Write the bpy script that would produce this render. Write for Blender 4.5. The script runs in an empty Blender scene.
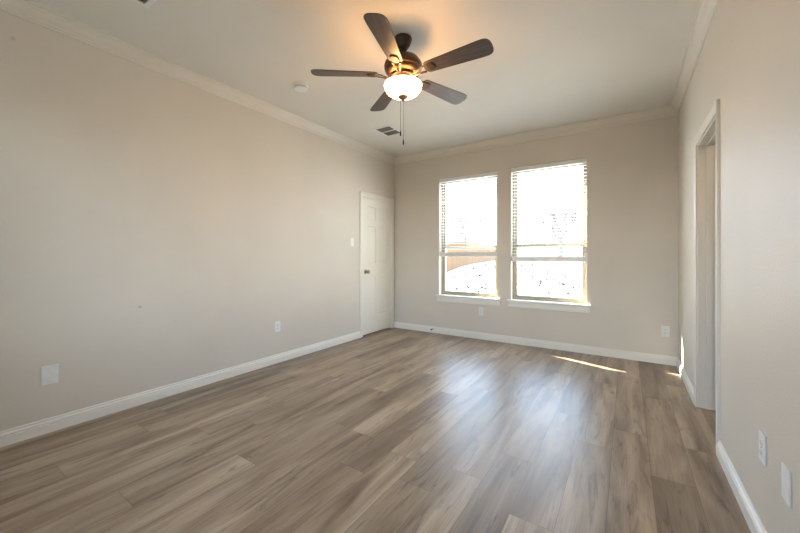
import bpy, bmesh, math, random
from mathutils import Vector, Matrix

# ------------------------------------------------------------------ measures
W, D, H = 3.6186, 4.6386, 2.74        # room width (x), far wall (y), ceiling (z)
REAR = -0.55                          # wall behind the camera
TB = 0.25                             # far wall thickness (brick veneer)
TS = 0.11                             # side wall thickness
C = bpy.context.scene.collection
sc = bpy.context.scene

# ------------------------------------------------------------------ camera
cam_d = bpy.data.cameras.new('camera')
cam = bpy.data.objects.new('camera', cam_d); C.objects.link(cam)
cam.location = (3.1689, 0.0, 1.1504)
cam.rotation_euler = (math.radians(90), 0, 0.5827)
cam_d.sensor_width = 36.0
cam_d.lens = 344.37 / 800 * 36.0
cam_d.shift_y = -(266.5 - 256.65) / 800
cam_d.clip_start = 0.02
sc.camera = cam

# ------------------------------------------------------------------ sky, sun, exposure
w = bpy.data.worlds.new('sky'); sc.world = w; w.use_nodes = True
nt = w.node_tree; nt.nodes.clear()
out = nt.nodes.new('ShaderNodeOutputWorld'); bg = nt.nodes.new('ShaderNodeBackground')
tc = nt.nodes.new('ShaderNodeTexCoord'); sp = nt.nodes.new('ShaderNodeSeparateXYZ'); rp = nt.nodes.new('ShaderNodeValToRGB')
nt.links.new(tc.outputs['Generated'], sp.inputs[0]); mr = nt.nodes.new('ShaderNodeMapRange'); mr.inputs[1].default_value = -1; mr.inputs[2].default_value = 1
nt.links.new(sp.outputs['Z'], mr.inputs[0]); nt.links.new(mr.outputs[0], rp.inputs[0])
nt.links.new(rp.outputs[0], bg.inputs[0]); nt.links.new(bg.outputs[0], out.inputs[0])
rp.color_ramp.elements.new(0.5)
rp.color_ramp.elements[0].position = 0.49; rp.color_ramp.elements[0].color = (0.16, 0.16, 0.15, 1)   # ground below the horizon
rp.color_ramp.elements[1].position = 0.5; rp.color_ramp.elements[1].color = (1.0, 1.0, 1.0, 1)
rp.color_ramp.elements[2].position = 0.62; rp.color_ramp.elements[2].color = (0.52, 0.73, 1.0, 1)
bg.inputs[1].default_value = 5.6

sun_d = bpy.data.lights.new('sun', 'SUN'); sun = bpy.data.objects.new('sun', sun_d); C.objects.link(sun)
SAZ, SEL = math.radians(20.0), math.radians(33.0)
sun_dir = Vector((math.cos(SAZ) * math.cos(SEL), -math.sin(SAZ) * math.cos(SEL), -math.sin(SEL)))
sun.rotation_euler = sun_dir.to_track_quat('-Z', 'Y').to_euler()
sun.location = (-4, 8, 9)
sun_d.energy = 22.0; sun_d.angle = math.radians(0.6); sun_d.color = (1.0, 0.91, 0.78)

vs = sc.view_settings
vs.view_transform = 'Standard'; vs.look = 'None'; vs.gamma = 1.0; vs.use_curve_mapping = False
vs.exposure = 1.03

# window openings of the far wall: x0, x1, z0, z1, underside of the lowered blind
WINS = [(0.815, 1.695, 0.575, 2.315, 1.150), (1.880, 2.772, 0.575, 2.330, 1.085)]
FILL_WIN = (0.45, 2.75, 0.75, 2.20)       # opening added in the unseen rear wall for fill daylight

def portal(name, loc, rot, sx, sy):
    d = bpy.data.lights.new(name, 'AREA'); d.shape = 'RECTANGLE'; d.size = sx; d.size_y = sy
    d.cycles.is_portal = True
    o = bpy.data.objects.new(name, d); C.objects.link(o); o.location = loc; o.rotation_euler = rot
for x0, x1, z0, z1, zb in WINS:
    portal('sky_portal', ((x0 + x1) / 2, D + TB + .01, (z0 + z1) / 2), (math.radians(-90), 0, 0), x1 - x0, z1 - z0)
portal('sky_portal', ((FILL_WIN[0] + FILL_WIN[1]) / 2, REAR - TS - .01, (FILL_WIN[2] + FILL_WIN[3]) / 2), (math.radians(90), 0, 0), FILL_WIN[1] - FILL_WIN[0], FILL_WIN[3] - FILL_WIN[2])

# ------------------------------------------------------------------ material helpers
class NB:
    def __init__(s, name):
        s.m = bpy.data.materials.new(name); s.m.use_nodes = True
        s.t = s.m.node_tree; s.t.nodes.clear()
        s.o = s.n('ShaderNodeOutputMaterial')
    def n(s, t, **k):
        q = s.t.nodes.new(t)
        for a, b in k.items(): setattr(q, a, b)
        return q
    def l(s, a, b): s.t.links.new(a, b)
    def put(s, sock, v):
        if isinstance(v, bpy.types.NodeSocket): s.l(v, sock)
        else: sock.default_value = v
    def math(s, op, a, b=None):
        q = s.n('ShaderNodeMath', operation=op); s.put(q.inputs[0], a)
        if b is not None: s.put(q.inputs[1], b)
        return q.outputs[0]
    def ramp(s, f, stops):
        q = s.n('ShaderNodeValToRGB'); s.l(f, q.inputs[0]); e = q.color_ramp.elements
        while len(e) < len(stops): e.new(0.5)
        for i, (p, c) in enumerate(stops):
            e[i].position = p; e[i].color = (*c, 1) if len(c) == 3 else c
        return q.outputs[0]
    def noise(s, v, scale, detail=3, rough=.5, dist=0):
        q = s.n('ShaderNodeTexNoise'); s.l(v, q.inputs['Vector'])
        q.inputs['Scale'].default_value = scale; q.inputs['Detail'].default_value = detail
        q.inputs['Roughness'].default_value = rough; q.inputs['Distortion'].default_value = dist
        return q.outputs['Fac']
    def mix(s, f, a, b, mode='MIX'):
        q = s.n('ShaderNodeMix', data_type='RGBA', blend_type=mode)
        s.put(q.inputs['Factor'], f)
        for k, v in (('A', a), ('B', b)):
            sock = [i for i in q.inputs if i.name == k and i.type == 'RGBA'][0]
            s.put(sock, v if isinstance(v, bpy.types.NodeSocket) or len(v) == 4 else (*v, 1))
        return [o for o in q.outputs if o.type == 'RGBA'][0]
    def obj(s): return s.n('ShaderNodeTexCoord').outputs['Object']
    def comb(s, x, y, z):
        q = s.n('ShaderNodeCombineXYZ')
        for i, v in enumerate((x, y, z)): s.put(q.inputs[i], v)
        return q.outputs[0]
    def sep(s, v):
        q = s.n('ShaderNodeSeparateXYZ'); s.l(v, q.inputs[0]); return q.outputs
    def bump(s, h, strength, dist=.01):
        q = s.n('ShaderNodeBump'); s.l(h, q.inputs['Height']); q.inputs['Strength'].default_value = strength
        q.inputs['Distance'].default_value = dist; return q.outputs[0]
    def pbsdf(s, col, rough=.5, metal=0, spec=.5, normal=None, **k):
        q = s.n('ShaderNodeBsdfPrincipled')
        s.put(q.inputs['Base Color'], col if isinstance(col, bpy.types.NodeSocket) else (*col, 1))
        s.put(q.inputs['Roughness'], rough); q.inputs['Metallic'].default_value = metal
        q.inputs['Specular IOR Level'].default_value = spec
        if normal is not None: s.l(normal, q.inputs['Normal'])
        for a, b in k.items(): s.put(q.inputs[a.replace('_', ' ')], b)
        s.l(q.outputs[0], s.o.inputs[0]); return q

def paint(name, col, rough=.6, bump=.12, scale=150, var=.03, spots=()):
    """rolled wall paint: orange-peel bump and faint mottling; spots = small scuffs with a shape of their own"""
    b = NB(name); v = b.obj()
    n = b.noise(v, scale, 2); big = b.noise(v, 1.3, 3)
    c = b.ramp(big, [(.3, tuple(x * (1 - var) for x in col)), (.7, tuple(min(1, x * (1 + var)) for x in col))])
    for p, r, dark in spots:
        dn = b.n('ShaderNodeVectorMath', operation='DISTANCE'); b.l(v, dn.inputs[0]); dn.inputs[1].default_value = p
        f = b.ramp(dn.outputs['Value'], [(r * .35, (dark,) * 3), (r, (0, 0, 0))])
        c = b.mix(f, c, tuple(x * .55 for x in col))
    b.pbsdf(c, rough, 0, .4, b.bump(n, bump, .004)); return b.m

def plain(name, col, rough=.4, metal=0, spec=.5, var=.04, scale=30):
    b = NB(name); n = b.noise(b.obj(), scale, 3)
    c = b.ramp(n, [(.3, tuple(x * (1 - var) for x in col)), (.7, tuple(min(1, x * (1 + var)) for x in col))])
    b.pbsdf(c, rough, metal, spec); return b.m

WALLC = (0.683, 0.638, 0.558)
M = {}
M['wall'] = paint('greige_wall_paint', WALLC)
M['wall_left'] = paint('greige_wall_paint_scuffed', WALLC, spots=[((0, 1.126, .758), .016, .6), ((0, .46, 2.50), .014, .45), ((0, 1.38, .61), .01, .25)])
M['wall_right'] = paint('greige_wall_paint_sheen', WALLC, rough=.5, bump=.35, scale=110)
M['ceiling'] = paint('ceiling_paint', (0.77, 0.74, 0.68), .75, .1, 120)
M['trim'] = paint('white_trim_paint', (0.84, 0.815, 0.755), .32, .02, 60, .015)
M['crown'] = paint('cream_crown_paint', (0.73, 0.69, 0.61), .4, .02, 60, .015)
M['door'] = paint('white_door_paint', (0.82, 0.805, 0.74), .35, .03, 90, .015)
M['plate'] = plain('white_plastic', (0.82, 0.82, 0.80), .35)
M['slot'] = plain('dark_slot', (0.03, 0.028, 0.025), .6)
M['blind'] = plain('white_blind_vinyl', (0.82, 0.82, 0.80), .45)
M['vinyl'] = plain('almond_vinyl', (0.36, 0.315, 0.225), .4)
M['bronze'] = plain('dark_bronze', (0.055, 0.038, 0.028), .38, .7)
M['brass_brown'] = plain('brushed_bronze', (0.10, 0.058, 0.036), .32, .8, var=.15, scale=60)
M['copper'] = plain('antique_copper', (0.33, 0.19, 0.12), .4, .6)
M['nickel'] = plain('satin_nickel', (0.34, 0.29, 0.23), .3, 1)
M['steel'] = plain('steel', (0.55, 0.53, 0.5), .35, 1)
M['black'] = plain('black_rubber', (0.02, 0.02, 0.02), .6)
M['duct_shade'] = plain('painted_duct_shade', (0.025, 0.023, 0.02), .8)
M['louver'] = plain('grey_louver_enamel', (0.20, 0.19, 0.17), .5)
M['brick'] = plain('tan_masonry', (0.42, 0.34, 0.27), .85, var=.2, scale=9)

def make_floor_mat():
    b = NB('weathered_oak_planks'); o = b.sep(b.obj())
    PW, PL = .182, 1.22
    xr = b.math('DIVIDE', o[0], PW); row = b.math('FLOOR', xr); fx = b.math('FRACT', xr)
    wn = b.n('ShaderNodeTexWhiteNoise', noise_dimensions='1D'); b.l(row, wn.inputs['W'])
    yr = b.math('ADD', b.math('DIVIDE', o[1], PL), b.math('MULTIPLY', wn.outputs['Value'], 7.0))
    pid = b.math('FLOOR', yr); fy = b.math('FRACT', yr)
    wn2 = b.n('ShaderNodeTexWhiteNoise', noise_dimensions='2D'); b.l(b.comb(row, pid, 0), wn2.inputs['Vector'])
    rnd = wn2.outputs['Value']; rz = b.math('MULTIPLY', rnd, 40)
    # long soft cathedral bands, darker heart streaks, fine pores
    band = b.noise(b.comb(b.math('MULTIPLY', o[0], 9), b.math('MULTIPLY', o[1], .95), rz), 1, 3, .5, .7)
    streak = b.noise(b.comb(b.math('MULTIPLY', o[0], 17), b.math('MULTIPLY', o[1], 2.1), b.math('ADD', rz, 9)), 1, 6, .62, 1.8)
    fine = b.noise(b.comb(b.math('MULTIPLY', o[0], 190), b.math('MULTIPLY', o[1], 5), rz), 1, 3, .6, .2)
    c = b.ramp(band, [(.28, (.150, .096, .062)), (.44, (.310, .222, .146)), (.60, (.440, .338, .236)), (.80, (.54, .43, .315))])
    st = b.ramp(streak, [(.55, (0, 0, 0)), (.72, (.85, .85, .85))])
    c = b.mix(st, c, (.085, .056, .038))
    c = b.mix(b.ramp(fine, [(.35, (.30,) * 3), (.6, (0,) * 3)]), c, (.12, .088, .064))
    tone = b.ramp(rnd, [(0, (.66, .64, .62)), (.35, (.90, .885, .87)), (1, (1.0, 1.0, 1.0))])
    c = b.mix(1.0, c, tone, 'MULTIPLY')
    ex = b.math('MINIMUM', fx, b.math('SUBTRACT', 1, fx)); ey = b.math('MINIMUM', fy, b.math('SUBTRACT', 1, fy))
    sx = b.math('LESS_THAN', ex, .0015 / PW * 1.0); sy = b.math('LESS_THAN', ey, .0015 / PL)
    seam = b.math('MAXIMUM', sx, sy)
    c = b.mix(b.math('MULTIPLY', seam, .55), c, (.05, .036, .026))
    rough = b.math('ADD', .31, b.math('MULTIPLY', fine, .12))
    h = b.math('SUBTRACT', b.math('MULTIPLY', fine, .35), seam)
    b.pbsdf(c, rough, 0, .82, b.bump(h, .10, .002)); return b.m
M['floor'] = make_floor_mat()

def make_blade_mat():
    b = NB('walnut_blade'); o = b.sep(b.obj())
    g = b.noise(b.comb(b.math('MULTIPLY', o[0], 5), b.math('MULTIPLY', o[1], 70), b.math('MULTIPLY', o[2], 20)), 1, 4, .6, .5)
    c = b.ramp(g, [(.3, (.034, .022, .016)), (.55, (.066, .046, .034)), (.75, (.105, .078, .060))])
    b.pbsdf(c, .42, 0, .45); return b.m
M['blade'] = make_blade_mat()

def make_glass(name='window_glass', tint=(.97, .98, .97)):
    b = NB(name)
    t = b.n('ShaderNodeBsdfTransparent'); t.inputs[0].default_value = (*tint, 1)
    g = b.n('ShaderNodeBsdfGlossy'); g.inputs['Roughness'].default_value = .02
    fr = b.n('ShaderNodeFresnel'); fr.inputs[0].default_value = 1.45
    mx = b.n('ShaderNodeMixShader'); b.l(b.math('MULTIPLY', fr.outputs[0], .9), mx.inputs[0])
    b.l(t.outputs[0], mx.inputs[1]); b.l(g.outputs[0], mx.inputs[2]); b.l(mx.outputs[0], b.o.inputs[0]); return b.m
M['glass'] = make_glass()

def make_bowl_mat(name, power):
    b = NB(name); v = b.obj()
    n = b.noise(v, 22, 4, .6, .8)
    tint = b.ramp(n, [(.3, (1.0, .56, .25)), (.7, (1.0, .64, .33))])
    d = b.n('ShaderNodeBsdfPrincipled'); d.inputs['Base Color'].default_value = (.85, .82, .74, 1); d.inputs['Roughness'].default_value = .25
    b.l(tint, d.inputs['Emission Color']); d.inputs['Emission Strength'].default_value = power
    tr = b.n('ShaderNodeBsdfTranslucent'); tr.inputs[0].default_value = (.9, .84, .70, 1)
    mx = b.n('ShaderNodeMixShader'); mx.inputs[0].default_value = .5
    b.l(d.outputs[0], mx.inputs[1]); b.l(tr.outputs[0], mx.inputs[2]); b.l(mx.outputs[0], b.o.inputs[0]); return b.m
M['bowl'] = make_bowl_mat('lit_frosted_glass', 36.0)
M['bowl_inner'] = make_bowl_mat('lit_frosted_glass_inside', 2.0)

def make_lawn_mat():
    b = NB('dry_winter_lawn'); v = b.obj()
    n = b.noise(v, 2.2, 6, .7, .4); n2 = b.noise(v, .35, 3)
    c = b.ramp(n, [(.30, (.26, .24, .17)), (.42, (.62, .60, .52)), (.6, (.78, .76, .69))])
    c = b.mix(b.ramp(n2, [(.5, (0,) * 3), (.75, (.4,) * 3)]), c, (.5, .49, .42))
    b.pbsdf(c, .9, 0, .2); return b.m
M['lawn'] = make_lawn_mat()
M['tuft'] = plain('grass_tufts', (.03, .03, .016), .9, var=.3, scale=3)

def make_fence_mat():
    b = NB('cedar_pickets'); o = b.sep(b.obj())
    wn = b.n('ShaderNodeTexWhiteNoise', noise_dimensions='1D'); b.l(b.math('FLOOR', b.math('DIVIDE', o[0], .14)), wn.inputs['W'])
    c = b.ramp(wn.outputs['Value'], [(0, (.125, .062, .025)), (1, (.165, .085, .036))])
    b.pbsdf(c, .85, 0, .2); return b.m
M['fence'] = make_fence_mat()
M['bark'] = plain('grey_bark', (.10, .09, .08), .9, var=.2, scale=6)

# ------------------------------------------------------------------ mesh helpers
def box(bm, a, b):
    """axis-aligned box between two corners"""
    x0, y0, z0 = [min(p, q) for p, q in zip(a, b)]; x1, y1, z1 = [max(p, q) for p, q in zip(a, b)]
    v = [bm.verts.new(p) for p in ((x0, y0, z0), (x1, y0, z0), (x1, y1, z0), (x0, y1, z0), (x0, y0, z1), (x1, y0, z1), (x1, y1, z1), (x0, y1, z1))]
    return [bm.faces.new([v[i] for i in f]) for f in ((3, 2, 1, 0), (4, 5, 6, 7), (0, 1, 5, 4), (1, 2, 6, 5), (2, 3, 7, 6), (3, 0, 4, 7))]

def lathe(bm, prof, seg=48, center=(0, 0, 0), cap=True):
    """profile [(r, z)] turned about a vertical axis"""
    rings = []
    for r, z in prof:
        if r < 1e-5: rings.append([bm.verts.new((center[0], center[1], center[2] + z))])
        else: rings.append([bm.verts.new((center[0] + r * math.cos(2 * math.pi * k / seg), center[1] + r * math.sin(2 * math.pi * k / seg), center[2] + z)) for k in range(seg)])
    for A, B in zip(rings, rings[1:]):
        for k in range(seg):
            k2 = (k + 1) % seg
            if len(A) == 1 and len(B) > 1: bm.faces.new((A[0], B[k2], B[k]))
            elif len(B) == 1 and len(A) > 1: bm.faces.new((A[k], A[k2], B[0]))
            elif len(A) > 1: bm.faces.new((A[k], A[k2], B[k2], B[k]))
    if cap:
        for R in (rings[0], rings[-1]):
            if len(R) > 2:
                try: bm.faces.new(R)
                except ValueError: pass

def tube(bm, pts, r0, r1=None, seg=6):
    r1 = r0 if r1 is None else r1
    pts = [Vector(p) for p in pts]; rings = []
    for i, p in enumerate(pts):
        d = (pts[min(i + 1, len(pts) - 1)] - pts[max(i - 1, 0)]).normalized()
        u = d.orthogonal().normalized(); v = d.cross(u); r = r0 + (r1 - r0) * i / (len(pts) - 1)
        if rings:
            u = (prev - d * prev.dot(d)).normalized(); v = d.cross(u)
        prev = u
        rings.append([bm.verts.new(p + u * r * math.cos(2 * math.pi * k / seg) + v * r * math.sin(2 * math.pi * k / seg)) for k in range(seg)])
    for A, B in zip(rings, rings[1:]):
        for k in range(seg): bm.faces.new((A[k], A[(k + 1) % seg], B[(k + 1) % seg], B[k]))
    bm.faces.new(rings[0]); bm.faces.new(rings[-1])

def sweep(bm, prof, rings):
    """prof index -> point per ring; rings = list of lists of points, joined in turn and capped"""
    R = [[bm.verts.new(p) for p in ring] for ring in rings]
    n = len(R[0])
    for A, B in zip(R, R[1:]):
        for k in range(n): bm.faces.new((A[k], A[(k + 1) % n], B[(k + 1) % n], B[k]))
    bm.faces.new(R[0]); bm.faces.new(R[-1])

def obj(name, bm, mat, parent=None, loc=(0, 0, 0), rot=(0, 0, 0), bevel=0, smooth=False, seg=2):
    bmesh.ops.recalc_face_normals(bm, faces=bm.faces[:])
    me = bpy.data.meshes.new(name); bm.to_mesh(me); bm.free()
    me.materials.append(M[mat])
    o = bpy.data.objects.new(name, me); C.objects.link(o)
    o.location = loc; o.rotation_euler = rot; o.parent = parent
    if smooth:
        for p in me.polygons: p.use_smooth = True
        me.set_sharp_from_angle(angle=math.radians(38))
    if bevel:
        b = o.modifiers.new('edge', 'BEVEL'); b.width = bevel; b.segments = seg; b.limit_method = 'ANGLE'; b.angle_limit = math.radians(40)
    return o

def empty(name, loc=(0, 0, 0), rot=(0, 0, 0)):
    o = bpy.data.objects.new(name, None); C.objects.link(o); o.location = loc; o.rotation_euler = rot; o.empty_display_size = .1; return o

def tag(o, label=None, cat=None, group=None, kind=None):
    if label: o['label'] = label
    if cat: o['category'] = cat
    if group: o['group'] = group
    if kind: o['kind'] = kind
    return o

def S(o, label=None):
    o['kind'] = 'structure'
    if label: o['label'] = label
    return o

def copy_thing(o, parent=None):
    c = o.copy(); C.objects.link(c)
    if parent is not None:
        c.parent = parent; c.matrix_parent_inverse = o.matrix_parent_inverse.copy()
    for ch in [q for q in list(C.objects) if q.parent == o]: copy_thing(ch, c)
    return c

def wall_bm(axis, p0, p1, u0, u1, z0, z1, holes):
    """wall between planes p0, p1 across `axis`, running u0..u1, with rectangular holes (u0, u1, z0, z1)"""
    bm = bmesh.new()
    us = sorted({u0, u1, *[h[0] for h in holes], *[h[1] for h in holes]}); zs = sorted({z0, z1, *[h[2] for h in holes], *[h[3] for h in holes]})
    for a, b in zip(us, us[1:]):
        run = None
        for c, d in zip(zs, zs[1:]):
            um, zm = (a + b) / 2, (c + d) / 2
            if any(h[0] < um < h[1] and h[2] < zm < h[3] for h in holes): continue
            if axis == 0: box(bm, (p0, a, c), (p1, b, d))
            else: box(bm, (a, p0, c), (b, p1, d))
    return bm

# ------------------------------------------------------------------ room shell
DOOR = (3.825, 4.555, 0.0, 2.02)       # closed door of the left wall: y0, y1, z0, z1
OPEN = (2.737, 3.447, 0.0, 2.005)       # cased opening of the right wall
CW = 0.058                             # casing width

bm = bmesh.new(); box(bm, (-.2, REAR - .15, -.12), (5.2, D + TB, 0)); S(obj('floor', bm, 'floor'), 'grey brown wood plank floor')
bm = bmesh.new(); box(bm, (-.2, REAR - .15, H), (5.2, D + TB, H + .12)); S(obj('ceiling', bm, 'ceiling'))
bm = wall_bm(0, -TS, 0, REAR, D, 0, H, [DOOR]); box(bm, (-TS, DOOR[0], 0), (-.055, DOOR[1], DOOR[3])); S(obj('wall_left', bm, 'wall_left'))
S(obj('wall_back', wall_bm(1, D, D + TB, -TS, W + TS, 0, H, [q[:4] for q in WINS]), 'wall'))
S(obj('wall_right', wall_bm(0, W, W + TS, REAR, D, 0, H, [OPEN]), 'wall_right'))
S(obj('wall_rear', wall_bm(1, REAR - TS, REAR, -TS, W + TS, 0, H, [FILL_WIN]), 'wall'))
# the small room beyond the cased opening
bm = bmesh.new()
box(bm, (W + TS, 2.1, 0), (5.1, 2.2, H)); box(bm, (W + TS, 4.1, 0), (5.1, 4.2, H)); box(bm, (5.0, 2.2, 0), (5.1, 4.1, H))
S(obj('wall_hall', bm, 'wall'))

hl = bpy.data.lights.new('hall_fill_light', 'POINT'); hl.energy = 3.5; hl.color = (1.0, .84, .66); hl.shadow_soft_size = .12
ho = bpy.data.objects.new('hall_fill_light', hl); C.objects.link(ho); ho.location = (4.35, 2.55, 2.35)   # added unseen light without a fixture, warms the doorway jamb

# baseboard profile (out from wall, up)
BT, BH = .0170, .0925
BASE = [(0, 0), (BT, 0), (BT, .056), (BT - .006, .0575), (BT - .006, .0625), (BT - .002, .066), (BT - .005, .073), (BT - .010, .077), (BT - .0105, .082), (BT - .008, .086), (BT - .013, BH), (0, BH)]
CP, CH = .070, .097
CROWN = [(0, -CH), (.010, -CH), (.012, -CH + .012), (.018, -CH + .018), (.020, -CH + .030), (.034, -CH + .044), (.046, -CH + .062), (.050, -CH + .070), (.056, -CH + .074), (.060, -CH + .084), (CP, -CH + .086), (CP, 0), (0, 0)]

def run_x(prof, x0, x1, m0, m1, y, sgn, zb):
    """moulding along x at wall plane y, growing towards sgn*y; m = mitre (1 = inside corner)"""
    return [[Vector((x + (m * p if i == 0 else -m * p), y + sgn * p, zb + h)) for p, h in prof] for i, (x, m) in enumerate(((x0, m0), (x1, m1)))]
def run_y(prof, y0, y1, m0, m1, x, sgn, zb):
    return [[Vector((x + sgn * p, y + (m * p if i == 0 else -m * p), zb + h)) for p, h in prof] for i, (y, m) in enumerate(((y0, m0), (y1, m1)))]
def mould(name, prof, rings, mat='trim', label=None):
    bm = bmesh.new()
    for r in rings: sweep(bm, prof, r)
    return S(obj(name, bm, mat), label)

mould('baseboard_left', BASE, [run_y(BASE, REAR, DOOR[0] - CW, 1, 0, 0, 1, 0)])
mould('baseboard_back', BASE, [run_x(BASE, 0, W, 0, 1, D, -1, 0)])
mould('baseboard_right', BASE, [run_y(BASE, REAR, OPEN[0] - CW, 1, 0, W, -1, 0), run_y(BASE, OPEN[1] + CW, D, 0, 1, W, -1, 0)])
mould('baseboard_rear', BASE, [run_x(BASE, 0, W, 1, 1, REAR, 1, 0)])
mould('trim_1', CROWN, [run_y(CROWN, REAR, D, 1, 1, 0, 1, H)], 'crown', label='crown moulding of the left wall')
mould('trim_2', CROWN, [run_x(CROWN, 0, W, 1, 1, D, -1, H)], 'crown', label='crown moulding of the far wall')
mould('trim_3', CROWN, [run_y(CROWN, REAR, D, 1, 1, W, -1, H)], 'crown', label='crown moulding of the right wall')
mould('trim_4', CROWN, [run_x(CROWN, 0, W, 1, 1, REAR, 1, H)], 'crown', label='crown moulding of the rear wall')

# casing profile: across (0 = opening edge .. CW = outer edge), out
CAS = [(0, 0), (0, .009), (.004, .011), (.018, .012), (.022, .010), (.040, .015), (.050, .017), (.056, .016), (CW, .012), (CW, 0)]
def casing(bm, x, sgn, y0, y1, z1):
    """three-sided casing about an opening y0..y1 x 0..z1 in the wall plane x"""
    r = []
    r.append([Vector((x + sgn * o, y0 - a, 0)) for a, o in CAS]); r.append([Vector((x + sgn * o, y0 - a, z1 + a)) for a, o in CAS])
    r.append([Vector((x + sgn * o, y1 + a, z1 + a)) for a, o in CAS]); r.append([Vector((x + sgn * o, y1 + a, 0)) for a, o in CAS])
    sweep(bm, CAS, r)

# ------------------------------------------------------------------ six-panel door of the left wall
d1 = empty('door_1', (0, DOOR[1], 0)); S(d1, 'closed white six-panel door in the corner')
def local(o, par):     # keep world placement under a parent standing unrotated at par.location
    o.parent = par; o.location = Vector(o.location) - Vector(par.location); return o
bm = bmesh.new(); casing(bm, 0, 1, DOOR[0], DOOR[1], DOOR[3]); local(obj('door_casing', bm, 'trim'), d1)
bm = bmesh.new()
JT = .014
box(bm, (-.055, DOOR[0], 0), (.0, DOOR[0] + JT, DOOR[3])); box(bm, (-.055, DOOR[1] - JT, 0), (0, DOOR[1], DOOR[3])); box(bm, (-.055, DOOR[0], DOOR[3] - JT), (0, DOOR[1], DOOR[3]))
local(obj('door_jamb', bm, 'trim', bevel=.001), d1)
sy0, sy1, sz0, sz1 = DOOR[0] + JT + .003, DOOR[1] - JT - .003, .020, DOOR[3] - JT - .003
bm = bmesh.new()
ys = [sy0, sy0 + .100, sy0 + .302, sy1 - .302, sy1 - .100, sy1]
zs = [sz0, .285, .850, 1.050, 1.600, 1.685, 1.890, sz1]
gv = [[bm.verts.new((-.004, y, z)) for z in zs] for y in ys]
pf = []
for i in range(5):
    for j in range(7):
        f = bm.faces.new((gv[i][j], gv[i + 1][j], gv[i + 1][j + 1], gv[i][j + 1]))
        if i in (1, 3) and j in (1, 3, 5): pf.append(f)
bmesh.ops.recalc_face_normals(bm, faces=bm.faces[:])
if bm.faces[0].normal.x < 0: bmesh.ops.reverse_faces(bm, faces=bm.faces[:])
bmesh.ops.inset_individual(bm, faces=pf, thickness=.012, depth=-.007)
bmesh.ops.inset_individual(bm, faces=pf, thickness=.010, depth=0)
bmesh.ops.inset_individual(bm, faces=pf, thickness=.022, depth=.003)
ring = [gv[0][j] for j in range(8)] + [gv[i][7] for i in range(1, 6)] + [gv[5][j] for j in range(6, -1, -1)] + [gv[i][0] for i in range(4, 0, -1)]
back = [bm.verts.new((-.040, v.co.y, v.co.z)) for v in ring]
for k in range(len(ring)):
    k2 = (k + 1) % len(ring); bm.faces.new((ring[k], ring[k2], back[k2], back[k]))
bm.faces.new(back)
slab = local(obj('door_leaf', bm, 'door'), d1)
# knob: rosette on the leaf, knob on its neck
kn = empty('knob'); 
bm = bmesh.new(); lathe(bm, [(0, 0), (.032, 0), (.032, .004), (.026, .009), (.012, .011), (.011, .026), (.020, .034), (.027, .046), (.028, .056), (.022, .066), (.010, .070), (0, .070)], 24)
bpy.data.objects.remove(kn)
kn = obj('knob', bm, 'nickel', loc=(-.004, sy0 + .062, .930), rot=(0, math.radians(90), 0), smooth=True)
local(kn, d1); kn['label'] = 'satin metal round knob'
for z in (.235, 1.02, 1.80):
    bm = bmesh.new(); lathe(bm, [(.0055, -.045), (.0055, .045)], 12); box(bm, (-.004, -.016, -.044), (-.001, .016, .044))
    hg = obj('hinge', bm, 'door', loc=(.004, sy1 + .002, z), smooth=True); local(hg, d1)

# ------------------------------------------------------------------ cased opening of the right wall (door stands open beyond)
d2 = empty('door_2', (W, OPEN[1], 0)); S(d2, 'white cased doorway in the right wall')
bm = bmesh.new(); casing(bm, W, -1, OPEN[0], OPEN[1], OPEN[3]); local(obj('door_casing', bm, 'crown'), d2)
bm = bmesh.new()
for y0, y1 in ((OPEN[0], OPEN[0] + JT), (OPEN[1] - JT, OPEN[1])): box(bm, (W, y0, .004), (W + TS, y1, OPEN[3]))
box(bm, (W, OPEN[0], OPEN[3] - JT), (W + TS, OPEN[1], OPEN[3]))
# door stop strips
box(bm, (W + .050, OPEN[0] + JT, .004), (W + .085, OPEN[0] + JT + .010, OPEN[3] - JT)); box(bm, (W + .050, OPEN[1] - JT - .010, .004), (W + .085, OPEN[1] - JT, OPEN[3] - JT))
box(bm, (W + .050, OPEN[0] + JT, OPEN[3] - JT - .010), (W + .085, OPEN[1] - JT, OPEN[3] - JT))
local(obj('door_jamb', bm, 'crown', bevel=.001), d2)
bm = bmesh.new(); casing(bm, W + TS, 1, OPEN[0], OPEN[1], OPEN[3]); local(obj('door_casing', bm, 'crown'), d2)

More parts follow.
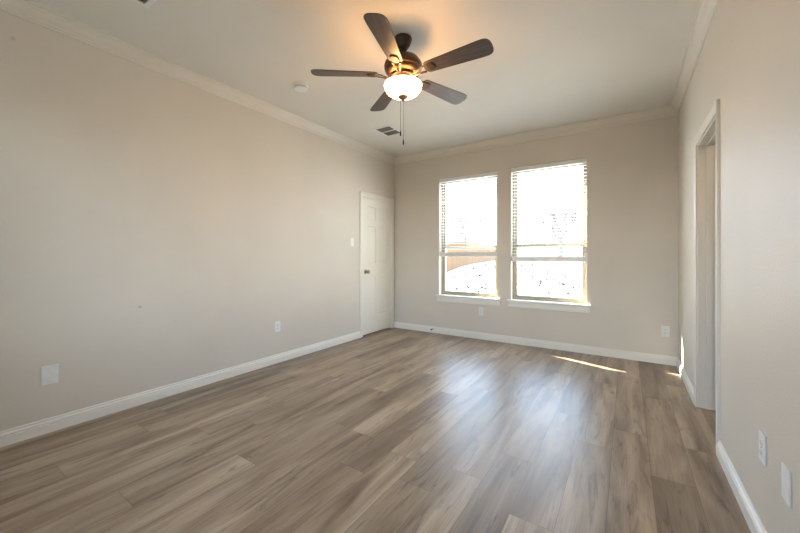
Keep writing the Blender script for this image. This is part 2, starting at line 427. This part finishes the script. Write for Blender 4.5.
# ------------------------------------------------------------------ windows of the far wall
def ring_frame(bm, x0, x1, z0, z1, y0, y1, wl, wr, wb, wt):
    box(bm, (x0, y0, z0), (x0 + wl, y1, z1)); box(bm, (x1 - wr, y0, z0), (x1, y1, z1))
    box(bm, (x0 + wl, y0, z0), (x1 - wr, y1, z0 + wb)); box(bm, (x0 + wl, y0, z1 - wt), (x1 - wr, y1, z1))
MEET = 1.300
for n, (x0, x1, z0, z1, zb) in enumerate(WINS):
    wr = empty('window_%d' % (n + 1), ((x0 + x1) / 2, D, z0)); S(wr, 'single-hung almond window with white sill')
    P = lambda o: local(o, wr)
    bm = bmesh.new(); ring_frame(bm, x0, x1, z0, z1, D + .078, D + .140, .026, .026, .028, .03); P(obj('window_frame', bm, 'vinyl', bevel=.002))
    bm = bmesh.new(); ring_frame(bm, x0 + .024, x1 - .024, z0 + .024, MEET + .022, D + .084, D + .108, .034, .034, .038, .040); ls = P(obj('lower_sash', bm, 'vinyl', bevel=.003))
    bm = bmesh.new(); ring_frame(bm, x0 + .024, x1 - .024, MEET - .022, z1 - .026, D + .112, D + .134, .030, .030, .044, .03); us = P(obj('upper_sash', bm, 'vinyl', bevel=.003))
    for par, za, zc, y in ((ls, z0 + .06, MEET - .016, D + .096), (us, MEET + .016, z1 - .054, D + .123)):
        bm = bmesh.new(); box(bm, (x0 + .055, y - .002, za), (x1 - .055, y + .002, zc))
        p = obj('pane', bm, 'glass', par); p.location = -Vector(wr.location)
    # stool with horns and apron
    bm = bmesh.new()
    box(bm, (x0, D - .001, z0 - .020), (x1, D + .078, z0 + .004)); box(bm, (x0 - .045, D - .030, z0 - .020), (x1 + .045, D, z0 + .004))
    P(obj('window_sill', bm, 'trim', bevel=.004))
    bm = bmesh.new(); prof = [(0, 0), (.010, 0), (.014, .010), (.014, .058), (.011, .064), (.011, .074), (0, .074)]
    sweep(bm, prof, run_x(prof, x0 - .032, x1 + .032, 0, 0, D, -1, z0 - .094)); P(obj('apron', bm, 'trim'))
# added window behind the camera, there to let in fill light
wr = empty('window_3', ((FILL_WIN[0] + FILL_WIN[1]) / 2, REAR, FILL_WIN[2])); S(wr)
bm = bmesh.new(); ring_frame(bm, FILL_WIN[0], FILL_WIN[1], FILL_WIN[2], FILL_WIN[3], REAR - .09, REAR - .05, .04, .04, .04, .04)
box(bm, ((FILL_WIN[0] + FILL_WIN[1]) / 2 - .03, REAR - .09, FILL_WIN[2]), ((FILL_WIN[0] + FILL_WIN[1]) / 2 + .03, REAR - .05, FILL_WIN[3])); local(obj('window_frame', bm, 'vinyl'), wr)
bm = bmesh.new(); box(bm, (FILL_WIN[0] + .03, REAR - .072, FILL_WIN[2] + .03), (FILL_WIN[1] - .03, REAR - .068, FILL_WIN[3] - .03)); local(obj('pane', bm, 'glass'), wr)

# ------------------------------------------------------------------ horizontal blinds
BL = ['white slatted blind lowered halfway over the left window, near the door corner', 'white slatted blind lowered over the right window, bottom bar slightly lower']
for n, (x0, x1, z0, z1, zb) in enumerate(WINS):
    b = empty('window_blind', ((x0 + x1) / 2, D + .036, z1)); tag(b, BL[n], 'blind', 'slatted window blinds')
    P = lambda o: local(o, b)
    yc = D + .036; g = .006
    bm = bmesh.new(); box(bm, (x0 + g, yc - .022, z1 - .050), (x1 - g, yc + .024, z1 - .002)); P(obj('headrail', bm, 'blind', bevel=.002))
    bm = bmesh.new(); box(bm, (x0 + .002, yc - .031, z1 - .056), (x1 - .002, yc - .024, z1 - .003)); P(obj('valance', bm, 'blind', bevel=.002))
    bm = bmesh.new(); z = z1 - .080; zstack = zb + .068
    while z > zstack + .012:
        # gently crowned slat, three strips across
        for k, (ya, yb2, za, zc2) in enumerate(((-.025, -.009, -.0022, 0), (-.009, .009, 0, 0), (.009, .025, 0, -.0022))):
            v = [bm.verts.new(p) for p in ((x0 + g, yc + ya, z + za), (x1 - g, yc + ya, z + za), (x1 - g, yc + yb2, z + zc2), (x0 + g, yc + yb2, z + zc2))]
            u = [bm.verts.new((q.co.x, q.co.y, q.co.z + .0026)) for q in v]
            bm.faces.new(v[::-1]); bm.faces.new(u)
            for i in range(4): bm.faces.new((v[i], v[(i + 1) % 4], u[(i + 1) % 4], u[i]))
        z -= .0425
    P(obj('slats', bm, 'blind'))
    bm = bmesh.new(); zz = zb + .022
    for k in range(9): box(bm, (x0 + g, yc - .025, zz - .0003), (x1 - g, yc + .025, zz + .0046)); zz += .0050
    P(obj('gathered_slats', bm, 'blind'))
    bm = bmesh.new(); box(bm, (x0 + g, yc - .026, zb), (x1 - g, yc + .026, zb + .021)); P(obj('bottom_rail', bm, 'blind', bevel=.003))
    for fx in (.11, .5, .89):
        xx = x0 + (x1 - x0) * fx
        bm = bmesh.new()
        for yy in (yc - .0275, yc + .0275): tube(bm, [(xx, yy, z1 - .05), (xx, yy, zb + .01)], .0011)
        P(obj('ladder_cord', bm, 'blind'))

# ------------------------------------------------------------------ ceiling fan
FX, FY = 1.805, 2.110
fan = empty('ceiling_fan', (FX, FY, H)); tag(fan, 'five-blade dark wood ceiling fan with a lit white glass bowl', 'ceiling fan')
def F(name, mat, prof, seg=48, cap=True):
    bm = bmesh.new(); lathe(bm, [(r, z - H) for r, z in prof], seg, cap=cap); return obj(name, bm, mat, fan, smooth=True)
F('canopy', 'bronze', [(0, 2.74), (.064, 2.74), (.066, 2.732), (.063, 2.722), (.050, 2.690), (.040, 2.672), (.034, 2.666), (0, 2.664)])
F('downrod', 'bronze', [(0, 2.668), (.024, 2.668), (.027, 2.655), (.020, 2.642), (.018, 2.618), (.030, 2.614), (.030, 2.600), (0, 2.600)], 24)
F('motor_housing', 'brass_brown', [(0, 2.6080), (.050, 2.6080), (.085, 2.6000), (.115, 2.5820), (.134, 2.5560), (.139, 2.5380), (.139, 2.5310), (.134, 2.5280), (.134, 2.5230), (.137, 2.5200), (.135, 2.5120), (.126, 2.5060), (.126, 2.5020), (.128, 2.4980), (.122, 2.4880), (.112, 2.4820), (.098, 2.4740), (0, 2.4740)], 64)
F('motor_hub', 'bronze', [(0, 2.4760), (.088, 2.4760), (.090, 2.4680), (.088, 2.4560), (.075, 2.4500), (0, 2.4500)])
F('light_fitter', 'brass_brown', [(0, 2.4540), (.052, 2.4540), (.056, 2.4463), (.056, 2.4271), (.066, 2.4214), (.070, 2.4137), (.066, 2.4079), (0, 2.4060)])
F('light_bowl', 'bowl', [(0.1332, 2.4040), (0.1361, 2.3988), (0.1341, 2.3868), (0.1274, 2.3679), (0.1139, 2.3490), (0.0926, 2.3335), (0.0637, 2.3232), (0.0328, 2.3189), (0.0077, 2.3180), (0.0077, 2.3223), (0.0328, 2.3232), (0.0618, 2.3275), (0.0897, 2.3378), (0.1090, 2.3524), (0.1226, 2.3696), (0.1293, 2.3877), (0.1293, 2.4006), (0.1332, 2.4040)], 64, cap=False)
bowl = C.objects['light_bowl']; bowl.data.materials.append(M['bowl_inner'])
for p in bowl.data.polygons: p.material_index = 0 if p.index < 8 * 64 else 1
F('bowl_rod', 'bronze', [(0, 2.4100), (.006, 2.4100), (.006, 2.3120), (0, 2.3120)], 12)
F('finial', 'copper', [(0, 2.3200), (0.0375, 2.3200), (0.0400, 2.3142), (0.0350, 2.3074), (0.0200, 2.3016), (0.0137, 2.2959), (0.0112, 2.2890), (0.0050, 2.2832), (0, 2.2870)], 32)

ZB, RB, PH = 2.474, .662, 3.7790
def blade_bm():
    bm = bmesh.new(); r0, r1 = .185, RB
    def half(t): return .052 + .020 * t          # half width along the blade
    ol = []
    n = 14
    for k in range(n + 1): ol.append((r0 + .02 + (r1 - .075 - r0 - .02) * k / n, half(k / n)))
    hw = half(1.0)
    for k in range(1, 16):                        # broad rounded tip (superellipse)
        a = math.pi / 2 * (1 - k / 16); ol.append((r1 - .075 + .075 * abs(math.cos(a)) ** .55, hw * abs(math.sin(a)) ** .75))
    pts = [(r0, .030), (r0 + .006, .044)] + ol
    full = pts + [(r1, 0)] + [(x, -y) for x, y in reversed(pts)]
    top = [bm.verts.new((x, y, .003)) for x, y in full]; bot = [bm.verts.new((x, y, -.003)) for x, y in full]
    bm.faces.new(top); bm.faces.new(bot[::-1])
    for i in range(len(full)):
        j = (i + 1) % len(full); bm.faces.new((top[i], bot[i], bot[j], top[j]))
    return bm
def iron_bm():
    """bracket: arm curving down from the hub, splitting round an oval eye, ending in a plate below the blade"""
    bm = bmesh.new()
    arm = [(.080, -.020), (.110, -.020), (.135, -.016), (.160, -.0095), (.185, -.0075)]
    def strip(side):
        R = []
        for x, z in arm:
            t = (x - .08) / .105; yo = side * (.011 + .018 * max(0, t - .25) / .75)
            R.append([Vector((x, yo - .007, z - .003)), Vector((x, yo + .007, z - .003)), Vector((x, yo + .007, z + .003)), Vector((x, yo - .007, z + .003))])
        sweep(bm, None, R)
    strip(1); strip(-1)
    # oval plate under the blade
    def oval(cx, cy, a, b, z0, z1, seg=28):
        T = [bm.verts.new((cx + a * math.cos(2 * math.pi * k / seg), cy + b * math.sin(2 * math.pi * k / seg), z1)) for k in range(seg)]
        B = [bm.verts.new((cx + .88 * a * math.cos(2 * math.pi * k / seg), cy + .88 * b * math.sin(2 * math.pi * k / seg), z0)) for k in range(seg)]
        bm.faces.new(T); bm.faces.new(B[::-1])
        for k in range(seg): bm.faces.new((T[k], B[k], B[(k + 1) % seg], T[(k + 1) % seg]))
    oval(.222, 0, .046, .036, -.010, -.0032)
    for x, y in ((.250, 0), (.212, .020), (.212, -.020)): oval(x, y, .006, .006, -.0125, -.009, 12)
    return bm
blade0 = iron0 = None
for k in range(5):
    a = PH - k * 2 * math.pi / 5
    if k == 0:
        iron0 = obj('blade_iron', iron_bm(), 'bronze', fan, bevel=.001)
        blade0 = obj('blade', blade_bm(), 'blade', fan, bevel=.0015); iron, blade = iron0, blade0
    else:
        iron = iron0.copy(); blade = blade0.copy()
        for q in (iron, blade): C.objects.link(q); q.parent = fan
    for q in (iron, blade):
        q.location = (0, 0, ZB - H)
        q.rotation_euler = (Matrix.Rotation(a, 3, 'Z') @ Matrix.Rotation(math.radians(-12), 3, 'X')).to_euler()
        if q is iron: q.location = (0, 0, ZB - H - .001)
# pull chains with fobs
cd = Vector((math.cos(.5827), math.sin(.5827), 0))
for s, zf in ((-.018, 2.075), (.002, 2.010)):
    p = cd * s + Vector((0, 0, 0)) + Vector((-math.sin(.5827), math.cos(.5827), 0)) * .018
    bm = bmesh.new(); z = 2.316
    tube(bm, [(p.x, p.y, 2.316 - H), (p.x, p.y, zf - H)], .0013)
    while z > zf:
        bmesh.ops.create_icosphere(bm, subdivisions=1, radius=.0022, matrix=Matrix.Translation((p.x, p.y, z - H))); z -= .012
    ch = obj('pull_chain', bm, 'bronze', fan)
    bm = bmesh.new(); lathe(bm, [(0, .002), (.003, 0), (.0055, -.010), (.0062, -.028), (.0045, -.038), (0, -.040)], 12, (p.x, p.y, zf - H)); obj('fob', bm, 'bronze', ch, smooth=True)
# the bulbs' light inside the bowl
for k in range(3):
    a = .6 + k * 2 * math.pi / 3
    ld = bpy.data.lights.new('bulb_light', 'POINT'); ld.energy = .85; ld.color = (1.0, .45, .15); ld.shadow_soft_size = .022
    lo = bpy.data.objects.new('bulb_light', ld); C.objects.link(lo); lo.location = (FX + .088 * math.cos(a), FY + .088 * math.sin(a), 2.400)

# ------------------------------------------------------------------ ceiling: smoke detector and two registers
sd = empty('smoke_detector', (.635, 2.165, H)); tag(sd, 'small round white smoke detector on the ceiling left of the fan', 'smoke detector')
bm = bmesh.new(); lathe(bm, [(0, 0), (.068, 0), (.068, -.012), (.064, -.016), (0, -.016)], 40); obj('base', bm, 'plate', sd, smooth=True)
bm = bmesh.new(); lathe(bm, [(0, -.014), (.060, -.014), (.060, -.026), (.052, -.038), (.030, -.042), (0, -.042)], 40); body = obj('cover', bm, 'plate', sd, smooth=True)
bm = bmesh.new(); lathe(bm, [(.0590, -.0215), (.0604, -.0215), (.0604, -.0245), (.0590, -.0245), (.0590, -.0215)], 40, cap=False)
obj('sensor_slot', bm, 'slot', body)

def register(x0, x1, y0, y1, label):
    r = empty('ceiling_register', ((x0 + x1) / 2, (y0 + y1) / 2, H)); tag(r, label, 'air vent', 'white ceiling registers')
    hx, hy = (x1 - x0) / 2, (y1 - y0) / 2; f = .030
    bm = bmesh.new()
    box(bm, (-hx, -hy, -.007), (-hx + f, hy, 0)); box(bm, (hx - f, -hy, -.007), (hx, hy, 0)); box(bm, (-hx + f, -hy, -.007), (hx - f, -hy + f, 0)); box(bm, (-hx + f, hy - f, -.007), (hx - f, hy, 0))
    box(bm, (-hx + f, -.012, -.007), (hx - f, .012, 0)); obj('frame', bm, 'plate', r, bevel=.0015)
    bm = bmesh.new(); box(bm, (-hx + f, -hy + f, -.0015), (hx - f, hy - f, -.0005)); obj('duct_shade_plate', bm, 'duct_shade', r)  # flat black plate painted as the shade inside the duct, no hole behind
    bm = bmesh.new()
    for c0, c1 in ((-hy + f, -.012), (.012, hy - f)):
        n = 6
        for k in range(n):
            y = c0 + (c1 - c0) * (k + .5) / n
            vs_ = [bm.verts.new(p) for p in ((-hx + f, y - .006, -.0022), (hx - f, y - .006, -.0022), (hx - f, y + .005, -.0068), (-hx + f, y + .005, -.0068))]
            bm.faces.new(vs_); us_ = [bm.verts.new((q.co.x, q.co.y + .0012, q.co.z)) for q in vs_]; bm.faces.new(us_[::-1])
            for i in range(4): bm.faces.new((vs_[i], vs_[(i + 1) % 4], us_[(i + 1) % 4], us_[i]))
    obj('louvers', bm, 'louver', r)
register(.525, .785, 3.388, 3.712, 'white air vent in the ceiling beyond the fan, towards the far corner')
register(.615, .885, .620, .952, 'air vent at the top left edge of the view, nearest along the ceiling')

# ------------------------------------------------------------------ wall plates (built facing +x, then turned)
def plate_base(root, w_=.072, h_=.117):
    bm = bmesh.new(); box(bm, (0, -w_ / 2, -h_ / 2), (.0065, w_ / 2, h_ / 2)); return obj('cover_plate', bm, 'plate', root, bevel=.003, seg=2)
def socket_bm(z):
    bm = bmesh.new(); pts = []
    for k in range(24):
        a = 2 * math.pi * k / 24; pts.append((.0165 * math.cos(a), max(-.0135, min(.0135, .0165 * math.sin(a)))))
    A = [bm.verts.new((.006, y, z + q)) for y, q in pts]; B = [bm.verts.new((.0085, y, z + q)) for y, q in pts]
    bm.faces.new(B); bm.faces.new(A[::-1])
    for i in range(24): bm.faces.new((A[i], B[i], B[(i + 1) % 24], A[(i + 1) % 24]))
    return bm
outlet = empty('wall_outlet'); plate_base(outlet)
for z in (.0195, -.0195):
    so = obj('socket', socket_bm(z), 'plate', outlet)
    bm = bmesh.new()
    for y, h_ in ((-.0064, .009), (.0064, .007)): box(bm, (.0083, y - .0011, z + .001 - h_ / 2), (.0089, y + .0011, z + .001 + h_ / 2))
    box(bm, (.0083, -.002, z - .0098), (.0089, .002, z - .006)); obj('slots', bm, 'slot', so)
bm = bmesh.new(); lathe(bm, [(0, .0088), (.003, .0084), (.0034, .006)], 12); 
bmesh.ops.rotate(bm, verts=bm.verts[:], cent=(0, 0, 0), matrix=Matrix.Rotation(math.radians(90), 3, 'Y')); obj('screw', bm, 'steel', outlet)
outs = [((0, 2.388, .392), 0, 'white electrical outlet low on the left wall'),
        ((1.470, D, .388), -90, 'white electrical outlet on the far wall just below the left window sill'),
        ((3.512, D, .352), -90, 'white electrical outlet on the far wall near the right corner'),
        ((W, 1.920, .398), 180, 'white electrical outlet low on the right wall beside a blank plate')]
for i, (loc, rz, lab) in enumerate(outs):
    o = outlet if i == 0 else copy_thing(outlet)
    o.location = loc; o.rotation_euler = (0, 0, math.radians(rz)); tag(o, lab, 'outlet', 'white wall outlets')
blank = empty('blank_plate'); plate_base(blank)
for z in (-.030, .030):
    bm = bmesh.new(); bmesh.ops.create_cone(bm, cap_ends=True, segments=12, radius1=.0030, radius2=.0024, depth=.0016, matrix=Matrix.Translation((.0072, 0, z)) @ Matrix.Rotation(math.radians(90), 4, 'Y'))
    obj('screw', bm, 'plate', blank)
for i, (loc, rz, lab) in enumerate((((0, .624, .375), 0, 'blank white cover plate at the near end of the left wall'), ((W, 1.678, .386), 180, 'blank white cover plate low on the right wall, nearest the camera'))):
    o = blank if i == 0 else copy_thing(blank)
    o.scale = (1, 1.14, 1.06) if i == 0 else (1, 1, 1)
    o.location = loc; o.rotation_euler = (0, 0, math.radians(rz)); tag(o, lab, 'wall plate', 'blank cover plates')
sw = empty('light_switch', (0, 3.604, 1.350)); tag(sw, 'white light switch on the left wall beside the closed door', 'light switch'); plate_base(sw)
bm = bmesh.new(); box(bm, (.006, -.006, -.013), (.0078, .006, .013)); box(bm, (.007, -.004, -.001), (.016, .004, .009)); obj('toggle', bm, 'plate', sw, bevel=.001)

# door stop on the far baseboard
ds = empty('door_stop', (.722, D - BT, .058)); tag(ds, 'small spring door stop with dark tip on the far baseboard', 'door stop')
bm = bmesh.new(); lathe(bm, [(0, 0), (.011, 0), (.011, .004), (.006, .008), (0, .008)], 16); obj('mount', bm, 'steel', ds, rot=(math.radians(90), 0, 0), smooth=True)
bm = bmesh.new(); tube(bm, [(.0058 * math.cos(k * .7), .0058 * math.sin(k * .7), .006 + k * .00042) for k in range(120)], .0011, seg=5); obj('spring', bm, 'nickel', ds, rot=(math.radians(90), 0, 0), smooth=True)
bm = bmesh.new(); lathe(bm, [(0, .054), (.009, .054), (.0105, .058), (.0105, .068), (.007, .073), (0, .073)], 16); obj('tip', bm, 'black', ds, rot=(math.radians(90), 0, 0), smooth=True)

# ------------------------------------------------------------------ outdoors: rising lawn, fence, bare trees
random.seed(4)
def gz(x, y):
    y = abs(y - 2) + 2
    pts = [(4, -.15), (6.5, -.10), (17, .62), (40, .90), (90, 1.2)]
    for (a, za), (b, zb_) in zip(pts, pts[1:]):
        if y <= b: return za + (zb_ - za) * max(0, (y - a)) / (b - a)
    return pts[-1][1]
bm = bmesh.new(); xs = [-60 + 4 * i for i in range(31)]; yl = [D + TB, 6.5, 8, 10, 12, 14, 17, 21, 26, 32, 40, 55, 75, 90]
g = [[bm.verts.new((x, y, gz(x, y) + (0 if y < 6 else random.uniform(-.04, .04)))) for y in yl] for x in xs]
for i in range(len(xs) - 1):
    for j in range(len(yl) - 1): bm.faces.new((g[i][j], g[i + 1][j], g[i + 1][j + 1], g[i][j + 1]))
S(obj('ground', bm, 'lawn', smooth=True), 'sunlit dry winter lawn')
bm = bmesh.new()
for k in range(900):
    y = 7 + 26 * random.random() ** 1.4; x = 3.2 - y * random.uniform(.02, .62) + random.uniform(0, 2)
    if x < -2.6 - (y - 9.5) * 9.0 / 42.5 + .5: continue
    z = gz(x, y) - .02; s = random.uniform(.06, .16)
    for q in range(3):
        a = random.uniform(0, 6.28); dx, dy = math.cos(a) * s * .35, math.sin(a) * s * .35
        v = [bm.verts.new(p) for p in ((x - dx, y - dy, z), (x + dx, y + dy, z), (x + dx * .3 + dy, y + dy * .3, z + s), )]
        bm.faces.new(v)
tag(obj('grass_tufts', bm, 'tuft'), 'scattered grass tufts on the bright lawn beyond the windows', 'grass', kind='stuff')

A0, A1 = Vector((-2.6, 9.5)), Vector((-11.6, 52.0))
L = (A1 - A0).length; dr = (A1 - A0).normalized(); fa = math.atan2(dr.y, dr.x)
fe = empty('wooden_fence', (A0.x, A0.y, 0), (0, 0, fa)); tag(fe, 'long cedar picket fence along the lawn, seen through the left window', 'fence')
def fz(t): p = A0 + dr * t; return gz(p.x, p.y) - .05
bm = bmesh.new(); t = 0.0
while t < L:
    z = fz(t); h = 1.42 + random.uniform(-.01, .01); x0, x1 = t + .003, t + .137
    f = [(x0, z), (x1, z), (x1, z + h - .04), (x1 - .04, z + h), (x0 + .04, z + h), (x0, z + h - .04)]
    a = [bm.verts.new((px, -.010, pz)) for px, pz in f]; b = [bm.verts.new((px, .010, pz)) for px, pz in f]
    bm.faces.new(a); bm.faces.new(b[::-1])
    for i in range(6): bm.faces.new((a[i], b[i], b[(i + 1) % 6], a[(i + 1) % 6]))
    t += .14
obj('pickets', bm, 'fence', fe)
bm = bmesh.new(); n = int(L / 2.4)
for k in range(n):
    for hh in (.3, 1.1):
        ta, tb = k * 2.4, (k + 1) * 2.4; za, zb_ = fz(ta) + hh, fz(tb) + hh
        sweep(bm, None, [[Vector((tt, yy, zz)) for yy, zz in ((.010, z_), (.05, z_), (.05, z_ + .09), (.010, z_ + .09))] for tt, z_ in ((ta, za), (tb, zb_))])
obj('rails', bm, 'fence', fe)
post0 = None
for k in range(n + 1):
    if post0 is None:
        bm = bmesh.new(); box(bm, (-.045, .05, -.1), (.045, .14, 1.46)); post0 = p = obj('post', bm, 'fence', fe)
    else:
        p = post0.copy(); C.objects.link(p); p.parent = fe
    p.location = (k * 2.4, 0, fz(k * 2.4))

def tree(name, x, y, h, label, spread=.75, depth=5, r=.24):
    o = empty(name, (x, y, gz(x, y) - .05)); tag(o, label, 'tree', 'bare trees beyond the windows')
    tb, bb = bmesh.new(), bmesh.new()
    top = Vector((random.uniform(-.2, .2), random.uniform(-.2, .2), h * .32)); tube(tb, [(0, 0, 0), top * .5 + Vector((.05, 0, 0)), top], r, r * .75, 8)
    def grow(p, d, ln, rad, lv):
        mid = p + d * ln * .5 + Vector((random.uniform(-1, 1), random.uniform(-1, 1), random.uniform(-.3, .6))) * ln * .06
        e = p + d * ln; rad = max(rad, .022); tube(bb, [p, mid, e], rad, rad * .6, 5 if lv > 2 else 4)
        if lv == 0: return
        for q in range(3 if lv > 1 else 5):
            nd = (d + Vector((random.uniform(-1, 1), random.uniform(-1, 1), random.uniform(-.35, .7))) * spread).normalized()
            grow(p + d * ln * random.uniform(.55, 1), nd, ln * random.uniform(.58, .8), rad * .55, lv - 1)
    for q in range(4):
        a = q * 1.57 + random.uniform(-.4, .4); grow(top, Vector((math.cos(a) * .6, math.sin(a) * .6, .9)).normalized(), h * .24, r * .55, depth - 1)
    obj('trunk', tb, 'bark', o, smooth=True); obj('branches', bb, 'bark', o)
tree('bare_tree', -11.9, 36, 6.2, 'bare winter tree showing faintly in the left window')
tree('bare_tree', -1.3, 30, 5.2, 'bare winter tree showing faintly in the right window')
